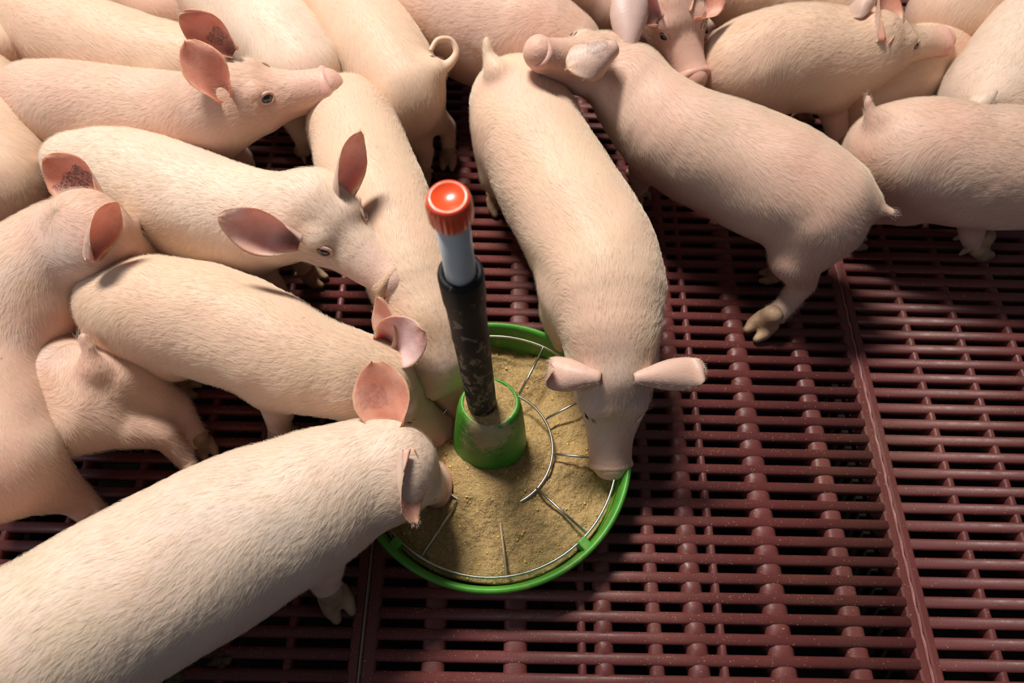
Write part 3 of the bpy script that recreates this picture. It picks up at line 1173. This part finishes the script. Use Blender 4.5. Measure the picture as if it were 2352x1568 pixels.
        for s in (-1, 1):
            B.cones([hp(.055, s * .0275, -.028), hp(.085, s * .0215, -.029), hp(.108, s * .0165, -.027)], [.0020, .0020, .0018], .004, True)
        for x in (0, .03, .06, .09):
            B.flow.append((hp(x, 0, 0), -f * .9 + u * .1, 3))
        snout_c = hp(.118, 0, -.016)
        sf = unit(f + u * .22)
        su = unit(u - sf * (u @ sf))
        Rm = np.stack([sf, np.cross(su, sf), su], 1)
        mm = M_SNOUT_FEED if feed_snout else M_SNOUT
        sn = proto('snout' + ('_fed' if feed_snout else ''), snout_mesh, mm, root, tuple(snout_c - base), Rm, 1.27 * s_, name='snout')
        if feed_snout:
            sn['label'] = 'snout caked with feed'
        for k, s in enumerate((-1, 1)):
            if not eyes[k]:
                continue
            ep = hp(.040, s * .0256, .0052)
            ef = unit(sd * s * .82 + f * .36 + u * .42)
            eu = unit(u - ef * (u @ ef))
            Re = np.stack([ef, np.cross(eu, ef), eu], 1)
            e = proto('eye', eye_mesh, M_PIGEYE, root, tuple(ep - base), Re, .95 * s_)
            proto('eyelid', eyelid_mesh, M_LID, e, (.0046, 0, 0), np.eye(3), 1.0)
        heads = (c, f, u, sd, hp)
    V, Q = B.mesh(voxel)
    body = mesh_obj('body', V - base, Q, SKINS[skin], root)
    pk = np.zeros(len(V)); hn_ = np.clip((.030 - V[:, 2]) / .02, 0, 1) * .55
    if snout_c is not None:
        ds = np.linalg.norm(V - snout_c, axis=1)
        pk = np.clip(1 - (ds - .012) / .050, 0, 1) * .62
    if tail:
        e = at(*tail[-1][:3])
    attr(body, 'pink', pk)
    attr(body, 'horn', hn_)
    # bristles
    tri = np.concatenate([Q[:, [0, 1, 2]], Q[:, [0, 2, 3]]])
    a, b, c3 = V[tri[:, 0]], V[tri[:, 1]], V[tri[:, 2]]
    nn = np.cross(b - a, c3 - a)
    ar = np.linalg.norm(nn, axis=1) / 2
    nn = nn / (2 * ar[:, None] + 1e-15)
    keep = ar * (nn[:, 2] > -.35) * (a[:, 2] > .03)
    # nothing grows where the pig is out of the pen corner the picture shows
    cum = np.cumsum(keep); tot = cum[-1]
    nh = int(hair * 1.1)
    pick = np.searchsorted(cum, rng.random(nh) * tot)
    r1, r2 = rng.random(nh), rng.random(nh)
    fl_ = r1 + r2 > 1
    r1[fl_], r2[fl_] = 1 - r1[fl_], 1 - r2[fl_]
    root_p = a[pick] + r1[:, None] * (b - a)[pick] + r2[:, None] * (c3 - a)[pick]
    nr_ = nn[pick]
    fp = np.array([q[0] for q in B.flow]); fd = np.array([q[1] for q in B.flow]); fk = np.array([q[2] for q in B.flow])
    d2 = ((root_p[:, None, :] - fp[None]) ** 2).sum(2)
    w = np.exp(-(d2 - d2.min(1, keepdims=True)) / (2 * .018 ** 2))
    w /= w.sum(1, keepdims=True)
    dirv = w @ fd
    tor = (w * (fk == 0)[None]).sum(1)
    dirv[:, 2] -= tor * .75 * np.clip(1.05 - nr_[:, 2], 0, 1)
    dirv -= nr_ * (dirv * nr_).sum(1, keepdims=True)
    dirv /= np.linalg.norm(dirv, axis=1, keepdims=True) + 1e-9
    swirl = .35 * np.sin(root_p[:, 0] * 41 + root_p[:, 2] * 37) * np.cos(root_p[:, 1] * 33)
    side = np.cross(nr_, dirv)
    dirv = dirv + side * (swirl + rng.normal(0, .13, nh))[:, None]
    dirv /= np.linalg.norm(dirv, axis=1, keepdims=True)
    ln = hairlen * (.55 + .8 * rng.random(nh))
    bare = np.zeros(nh)
    if snout_c is not None:
        ds = np.linalg.norm(root_p - snout_c, axis=1)
        ln = np.where(ds < .045, ln * .35, ln)
        ln = np.where(np.linalg.norm(root_p - heads[0], axis=1) < .06, ln * 1.12, ln)
    lift = .13 + .20 * rng.random(nh)
    p0 = root_p - nr_ * .0006
    p1 = root_p + dirv * (ln * .38)[:, None] + nr_ * (ln * lift * .34)[:, None]
    p2 = root_p + dirv * (ln * .72)[:, None] + nr_ * (ln * lift * .46)[:, None]
    p3 = root_p + dirv * (ln * 1.0)[:, None] + nr_ * (ln * lift * .44)[:, None]
    pts = [np.stack([p0, p1, p2, p3], 1)]
    # ears
    for e in ears:
        eb, et = at(*e['base']), at(*e['tip'])
        Ve, Fe, UV, INN = ear_mesh(eb, et, e.get('w', .046), e['n'], e.get('curl', .8), e.get('bend', .008), e.get('droop', 0), e.get('fold', 0))
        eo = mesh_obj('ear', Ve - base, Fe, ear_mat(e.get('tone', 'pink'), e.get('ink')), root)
        attr(eo, 'inner', INN)
        uvl = eo.data.uv_layers.new(name='uv')
        li = np.zeros(len(eo.data.loops), dtype=np.int32)
        eo.data.loops.foreach_get('vertex_index', li)
        uvl.data.foreach_set('uv', np.array(UV, dtype=np.float32)[li].ravel())
        if e.get('ink'):
            eo['label'] = 'ear with a dark ink mark'
        ne = 420
        Fa = np.array(Fe)
        q = Fa[rng.integers(0, len(Fa), ne)]
        wts = rng.dirichlet((1, 1, 1, 1), ne)
        rp = (Ve[q] * wts[:, :, None]).sum(1)
        fn = np.cross(Ve[q[:, 1]] - Ve[q[:, 0]], Ve[q[:, 2]] - Ve[q[:, 0]])
        fn /= np.linalg.norm(fn, axis=1, keepdims=True) + 1e-12
        dr = unit(et - eb)[None] + fn * .45 + rng.normal(0, .22, (ne, 3))
        dr /= np.linalg.norm(dr, axis=1, keepdims=True)
        l2 = (.0018 + .0028 * rng.random(ne))[:, None]
        pts.append(np.stack([rp, rp + dr * l2 * .35, rp + dr * l2 * .7 , rp + dr * l2], 1))
    pts = np.concatenate(pts) - base
    m = len(pts)
    hc = bpy.data.hair_curves.new('bristles')
    hc.add_curves([4] * m)
    hc.attributes['position'].data.foreach_set('vector', pts.astype(np.float32).ravel())
    ra = hc.attributes.get('radius') or hc.attributes.new('radius', 'FLOAT', 'POINT')
    ra.data.foreach_set('value', np.tile(np.array([.000048, .000048, .00004, .000018], dtype=np.float32), m))
    hc.materials.append(M_HAIR)
    ho = bpy.data.objects.new('bristles', hc)
    COL.objects.link(ho)
    ho.parent = root
    ho['kind'] = 'stuff'
    return root


CAMV = (-.02, -.45, .89)
pig('pig standing head down in the pan, seen from above, right of the feed pipe',
    [(1190, 245, .150, 112), (1235, 345, .150, 124), (1300, 460, .150, 132), (1365, 575, .155, 138), (1390, 665, .155, 134), (1405, 765, .148, 98)],
    skin=0, voxel=.0040, hair=30000,
    head=dict(skull=(1412, 875, .130), snout=(1407, 1078, .040), up=(0, -.35, 1)), feed_snout=True,
    ears=[dict(base=(1362, 868, .158), tip=(1212, 850, .150), n=(-.15, .3, -.92), w=.042, tone='pink', curl=.5, fold=-.026, ink=(.5, .3, .3, .14, .12)),
          dict(base=(1468, 868, .158), tip=(1655, 850, .150), n=(.15, .3, -.92), w=.040, tone='pink', curl=.5, fold=-.026)],
    tail=[(1140, 165, .205, 20), (1122, 125, .215, 13), (1118, 95, .225, 10)],
    legs=dict(fl=[(1300, 660, .13, 60), (1275, 720, .085, 34), (1272, 760, .05, 20), (1275, 785, .02, 17)]))
pig('pig with its back to the right corner, head lifted over a neighbour, docked tail',
    [(1885, 465, .150, 114), (1800, 417, .150, 126), (1688, 364, .150, 122), (1574, 314, .155, 111), (1492, 254, .160, 98), (1440, 192, .170, 82)],
    skin=1, voxel=.0042, hair=32000,
    head=dict(skull=(1378, 130, .195), snout=(1250, 96, .22), scale=.86),
    ears=[dict(base=(1396, 122, .232), tip=(1302, 158, .232), n=(.0, .35, -.9), w=.062, tone='pale', curl=.9, ink=(.35, .35, .28, .22, .5)),
          dict(base=(1440, 104, .205), tip=(1452, -58, .25), n=(-.15, .6, -.75), w=.058, tone='lilac', curl=.5)],
    tail=[(1985, 465, .165, 26), (2015, 480, .165, 13), (2048, 488, .165, 10)],
    legs=dict(hl=[(1880, 520, .13, 92), (1830, 590, .095, 62), (1845, 650, .055, 30), (1805, 700, .035, 24), (1765, 735, .020, 24)],
              hr=[(1900, 470, .13, 80), (1890, 560, .08, 40), (1880, 600, .045, 20), (1810, 618, .03, 17), (1785, 625, .02, 16)],
              fl=[(1520, 340, .13, 70), (1480, 390, .08, 36), (1470, 420, .04, 20), (1468, 440, .02, 18)]))
pig('large pale pig nearest the camera, bending over the rim of the pan',
    [(-50, 1570, .150, 190), (95, 1485, .150, 200), (245, 1395, .150, 200), (402, 1306, .150, 194), (560, 1220, .150, 183), (710, 1148, .150, 158), (820, 1097, .145, 116)],
    skin=2, voxel=.0042, hair=34000, hairlen=.0085,
    head=dict(skull=(925, 1070, .145), snout=(1026, 1096, .050), up=(.35, .1, 1), scale=1.06),
    ears=[dict(base=(893, 985, .175), tip=(856, 828, .205), n=(.05, -.7, .6), w=.064, tone='red', curl=.45, ink=(.35, .55, .25, .18, .3)),
          dict(base=(943, 1050, .190), tip=(955, 1205, .165), n=(.88, -.38, .30), w=.048, tone='pink', curl=.8)],
    legs=dict(fr=[(720, 1210, .12, 90), (735, 1290, .075, 58), (745, 1335, .045, 34), (765, 1362, .02, 29)]))
pig('pig at the left edge with closed eye and a black-inked ear',
    [(-30, 1060, .150, 135), (-45, 950, .150, 132), (-45, 840, .150, 130), (-15, 745, .155, 132), (50, 660, .160, 128), (140, 590, .165, 112)],
    skin=1, voxel=.0042, hair=26000,
    head=dict(skull=(215, 520, .195), snout=(365, 590, .140), up=(-.2, .3, 1)),
    ears=[dict(base=(205, 448, .215), tip=(100, 362, .245), n=(.1, -.7, .6), w=.062, tone='red', curl=.5, ink=(.45, .45, .36, .2, .85)),
          dict(base=(222, 585, .225), tip=(266, 462, .255), n=(.9, -.3, .1), w=.048, tone='pink', curl=.9)],
    legs=dict(hr=[(20, 1080, .13, 110), (100, 1110, .09, 70), (165, 1140, .055, 42), (210, 1175, .03, 32), (235, 1200, .02, 28)]))
pig('small pink pig seen from behind, tail up, at the lower left between others',
    [(205, 900, .105, 100), (150, 880, .105, 108), (80, 840, .105, 100), (20, 800, .10, 85)],
    skin=1, voxel=.0044, hair=15000, belly=.01,
    tail=[(212, 845, .150, 22), (205, 805, .165, 17), (192, 775, .175, 14)],
    prims=[('ball', 225, 850, .145, 16, .012), ('line', [(232, 868, .165, 7), (270, 905, .15, 7), (300, 930, .12, 7)], .02, True)],
    legs=dict(hl=[(200, 960, .10, 92), (290, 985, .085, 45), (375, 1000, .060, 30), (415, 1045, .035, 22), (440, 1075, .02, 20)],
              hr=[(280, 860, .11, 72), (345, 900, .085, 44), (405, 930, .055, 32), (440, 975, .035, 22), (462, 1012, .02, 20)], fl=None, fr=None))
pig('pig with dark eye and feed on its snout, head raised over another pig, centre left',
    [(190, 385, .150, 82), (290, 405, .155, 108), (400, 450, .155, 122), (500, 485, .160, 120), (590, 500, .170, 108), (655, 500, .190, 90)],
    skin=2, voxel=.0040, hair=32000,
    head=dict(skull=(728, 488, .210), snout=(903, 632, .175), up=(.15, -.18, 1)), feed_snout=True, head_scale=1.04,
    ears=[dict(base=(790, 462, .222), tip=(828, 300, .275), n=(.8, -.45, .2), w=.052, tone='pale', curl=.8),
          dict(base=(672, 556, .230), tip=(500, 497, .265), n=(.2, -.8, .5), w=.056, tone='pale', curl=.6, bend=.002)],
    tail=[(135, 362, .165, 22), (105, 366, .16, 14), (88, 372, .15, 9)])
pig('pig below the dark-eyed one, its head down in the pan behind the hopper cone',
    [(290, 700, .145, 108), (390, 715, .150, 124), (510, 745, .150, 128), (620, 790, .150, 122), (720, 835, .145, 108), (800, 860, .135, 88)],
    skin=0, voxel=.0042, hair=32000,
    head=dict(skull=(890, 880, .120), snout=(1030, 985, .045), up=(.1, .1, 1)),
    ears=[dict(base=(878, 800, .150), tip=(975, 760, .185), n=(-.1, -.6, .75), w=.064, tone='lilac', curl=.35, bend=.002),
          dict(base=(890, 800, .145), tip=(868, 682, .185), n=(-.6, -.3, .6), w=.046, tone='pink', curl=.8)],
    legs=dict(fr=[(640, 870, .12, 72), (640, 930, .075, 40), (640, 965, .045, 27), (645, 1000, .02, 24)]))
pig('cream pig behind the feed pipe, its rump nudged by a raised snout',
    [(800, 255, .150, 82), (820, 320, .150, 104), (855, 420, .150, 112), (905, 530, .150, 108), (950, 640, .145, 98), (985, 740, .130, 80)],
    skin=0, voxel=.0044, hair=26000,
    head=dict(skull=(1012, 830, .105), snout=(1062, 955, .045)),
    ears=[dict(base=(975, 800, .12), tip=(985, 870, .09), n=(0, -.5, -.6), w=.035, tone='pink', curl=.8)])
pig('pig with raised pink snout and upright ears, resting its nose on a rump',
    [(95, 235, .150, 92), (180, 250, .150, 104), (290, 262, .150, 102), (400, 268, .155, 98), (460, 268, .168, 94), (500, 250, .185, 84)],
    skin=1, voxel=.0042, hair=26000,
    head=dict(skull=(540, 212, .205), snout=(745, 172, .220), up=(-.1, 0, 1)),
    ears=[dict(base=(510, 215, .235), tip=(426, 92, .280), n=(.35, -.6, .6), w=.056, tone='red', curl=.6, bend=.003),
          dict(base=(525, 112, .245), tip=(412, 32, .285), n=(.2, -.7, .5), w=.050, tone='pink', curl=.5, ink=(.55, .35, .22, .14, .65))])
pig('cream pig back between the pig with upright ears and the top left corner',
    [(440, 150, .150, 80), (340, 140, .150, 98), (230, 110, .150, 104), (120, 75, .150, 98), (30, 40, .150, 84)],
    skin=0, hair=15000, voxel=.0055)
pig('pig rump filling the top left corner of the pen',
    [(-12, 110, .160, 60), (-25, 40, .160, 72), (-30, -40, .160, 75), (-35, -120, .150, 70)],
    skin=0, hair=8000, voxel=.006)
pig('pig back along the left edge above the black-inked ear',
    [(-10, 420, .140, 108), (-25, 330, .145, 112), (-50, 240, .145, 100), (-70, 160, .150, 90)],
    skin=0, hair=12000, voxel=.0055)
pig('pig flank showing as a small shadowed wedge at the top left',
    [(420, 20, .130, 80), (330, -10, .130, 88), (230, -50, .130, 88), (140, -90, .130, 80)],
    skin=1, hair=7000, voxel=.006)
pig('broad pale pig back behind the raised snout, top left of centre',
    [(700, 165, .155, 82), (662, 118, .155, 98), (592, 48, .155, 106), (515, -20, .155, 106), (440, -80, .155, 95)],
    skin=2, hair=16000, voxel=.0050)
pig('pig with a curly tail, seen from behind at the top centre',
    [(930, 205, .145, 84), (890, 145, .145, 102), (835, 72, .145, 104), (770, 0, .145, 100), (700, -60, .145, 90)],
    skin=0, hair=17000, voxel=.0046,
    tail=[(1000, 160, .170, 22), (1030, 148, .172, 12), (1048, 120, .18, 7.5), (1035, 92, .19, 6.5), (1005, 92, .195, 6), (988, 118, .19, 5)], curl=True,
    legs=dict(hr=[(950, 240, .12, 78), (990, 270, .085, 38), (1025, 290, .055, 22), (1030, 325, .035, 17), (1030, 350, .02, 16)],
              hl=[(900, 260, .12, 78), (940, 310, .085, 36), (975, 345, .05, 22), (975, 375, .03, 17), (972, 395, .02, 16)]))
pig('long pig flank behind the curly tail at the top centre',
    [(900, -60, .150, 100), (990, -10, .150, 115), (1100, 45, .150, 124), (1210, 85, .150, 116), (1290, 110, .145, 88)],
    skin=1, hair=17000, voxel=.0050)
pig('pig facing the camera with wrinkled pink snout at the top right of centre',
    [(1300, -90, .150, 84), (1360, -70, .155, 90), (1430, -40, .165, 88), (1490, 0, .175, 78)],
    skin=1, hair=14000, voxel=.0042,
    head=dict(skull=(1550, 22, .205), snout=(1598, 168, .168), up=(.05, -.6, 1), fix=1, scale=.95),
    ears=[dict(base=(1505, 40, .22), tip=(1415, -30, .245), n=(.1, -.7, .5), w=.055, tone='lilac', curl=.6),
          dict(base=(1600, 25, .22), tip=(1668, -35, .235), n=(-.1, -.7, .5), w=.052, tone='red', curl=.6)])
pig('grey-shadowed pig standing sideways at the top right with a pale snout tip',
    [(1690, 150, .150, 88), (1750, 135, .150, 102), (1830, 125, .150, 108), (1910, 125, .150, 100), (1975, 115, .160, 84)],
    skin=0, hair=18000, voxel=.0044,
    head=dict(skull=(2022, 88, .180), snout=(2176, 74, .170), scale=.9),
    ears=[dict(base=(2035, 85, .205), tip=(2052, -40, .230), n=(.3, -.65, .6), w=.060, tone='red', curl=.9),
          dict(base=(1990, 15, .215), tip=(1945, 40, .200), n=(0, -.2, -.9), w=.045, tone='pale', curl=.7)],
    legs=dict(fr=[(1900, 190, .12, 66), (1910, 240, .08, 36), (1920, 290, .05, 27), (1925, 335, .02, 24)]))
pig('pig entering from the right edge with a short tufted tail stub',
    [(2050, 345, .145, 104), (2120, 350, .150, 120), (2220, 370, .150, 128), (2330, 385, .150, 130), (2440, 400, .150, 118)],
    skin=1, hair=22000, voxel=.0046,
    tail=[(2012, 278, .185, 17), (1997, 252, .195, 13), (1994, 226, .205, 10)],
    legs=dict(fr=[(2240, 440, .10, 60), (2235, 500, .07, 34), (2232, 535, .045, 27), (2240, 560, .02, 25)]))
pig('pale pig walking up into the top right corner, seen from behind',
    [(2285, 225, .150, 108), (2335, 155, .155, 116), (2395, 60, .155, 112), (2460, -30, .155, 100)],
    skin=2, hair=17000, voxel=.0050,
    tail=[(2245, 245, .200, 20), (2270, 225, .21, 13), (2288, 208, .21, 10)])
pig('pig back crossing the top edge above the pale snout tip',
    [(2180, 30, .140, 88), (2240, -10, .150, 100), (2310, -60, .150, 95)],
    skin=0, hair=9000, voxel=.0055)
pig('pig flank in deep shade below the sideways pig, top right',
    [(1990, 190, .105, 66), (2050, 175, .105, 78), (2120, 140, .105, 82), (2190, 90, .105, 76)],
    skin=0, hair=8000, voxel=.0055)
pig('pig back just showing along the top edge behind the sideways pig',
    [(1680, -35, .140, 66), (1760, -25, .140, 76), (1850, -20, .145, 78), (1940, 5, .145, 66)],
    skin=0, hair=8000, voxel=.0055)
print('HEADS', STATS)

# ------------------------------------------------------------------ crumbs and muck on the slats
def on_slats():
    while True:
        x = random.uniform(-.35, 1.0); y = random.uniform(-.38, .35)
        k = round((y - Y0) / PITCH_S)
        dy = y - (Y0 + k * PITCH_S)
        r = math.hypot(x - PC[0], y - PC[1])
        if abs(dy) < SLAT_W * .42 and r > .16 and random.random() < max(.12, 1.3 - (r - .16) * 4.5):
            return (x, y, .0001 - .0006 * (abs(dy) / .006) ** 3)


V, Fc = chips(7000, on_slats, .0002, .0007)
o = mesh_obj('spilled_feed', V, Fc, M_CRUMB, None, smooth=False)
o['kind'] = 'stuff'; o['label'] = 'fine crumbs of feed scattered over the red slats'; o['category'] = 'crumbs'
# lumps of dried muck on the slats at the lower edge of the picture
for (mx, my, sz) in ((395, 1535, .013), (505, 1512, .007), (355, 1515, .006)):
    c = at(mx, my, 0)
    na_, nr_2 = 28, 9
    V, Fc = [], []
    for ir in range(nr_2):
        for ia in range(na_):
            a = 2 * math.pi * ia / na_
            r = sz * ir / (nr_2 - 1) * (1 + .35 * math.sin(3 * a + mx) + .18 * math.sin(7 * a))
            x, y = r * math.cos(a) * 1.5, r * math.sin(a)
            z = .0045 * (1 - (ir / (nr_2 - 1)) ** 2) + .004 * float(hn(c[0] + x, c[1] + y, 300, 2)) * (1 - ir / nr_2) - .0008
            V.append((x, y, z))
    for ir in range(nr_2 - 1):
        for ia in range(na_):
            Fc.append((ir * na_ + ia, (ir + 1) * na_ + ia, (ir + 1) * na_ + (ia + 1) % na_, ir * na_ + (ia + 1) % na_))
    o = mesh_obj('dried_muck', V, Fc, M_MUCK)
    o.location = (c[0], c[1], .001)
    o['label'] = {395: 'largest dark lump of dried muck on the slats below the nearest pig', 505: 'small dark muck lump on the slats closest to the grey joint strip',
                  355: 'small dark muck lump on the slats beside the largest lump'}[mx]
    o['category'] = 'muck'
    o['group'] = 'muck lumps on the slats'
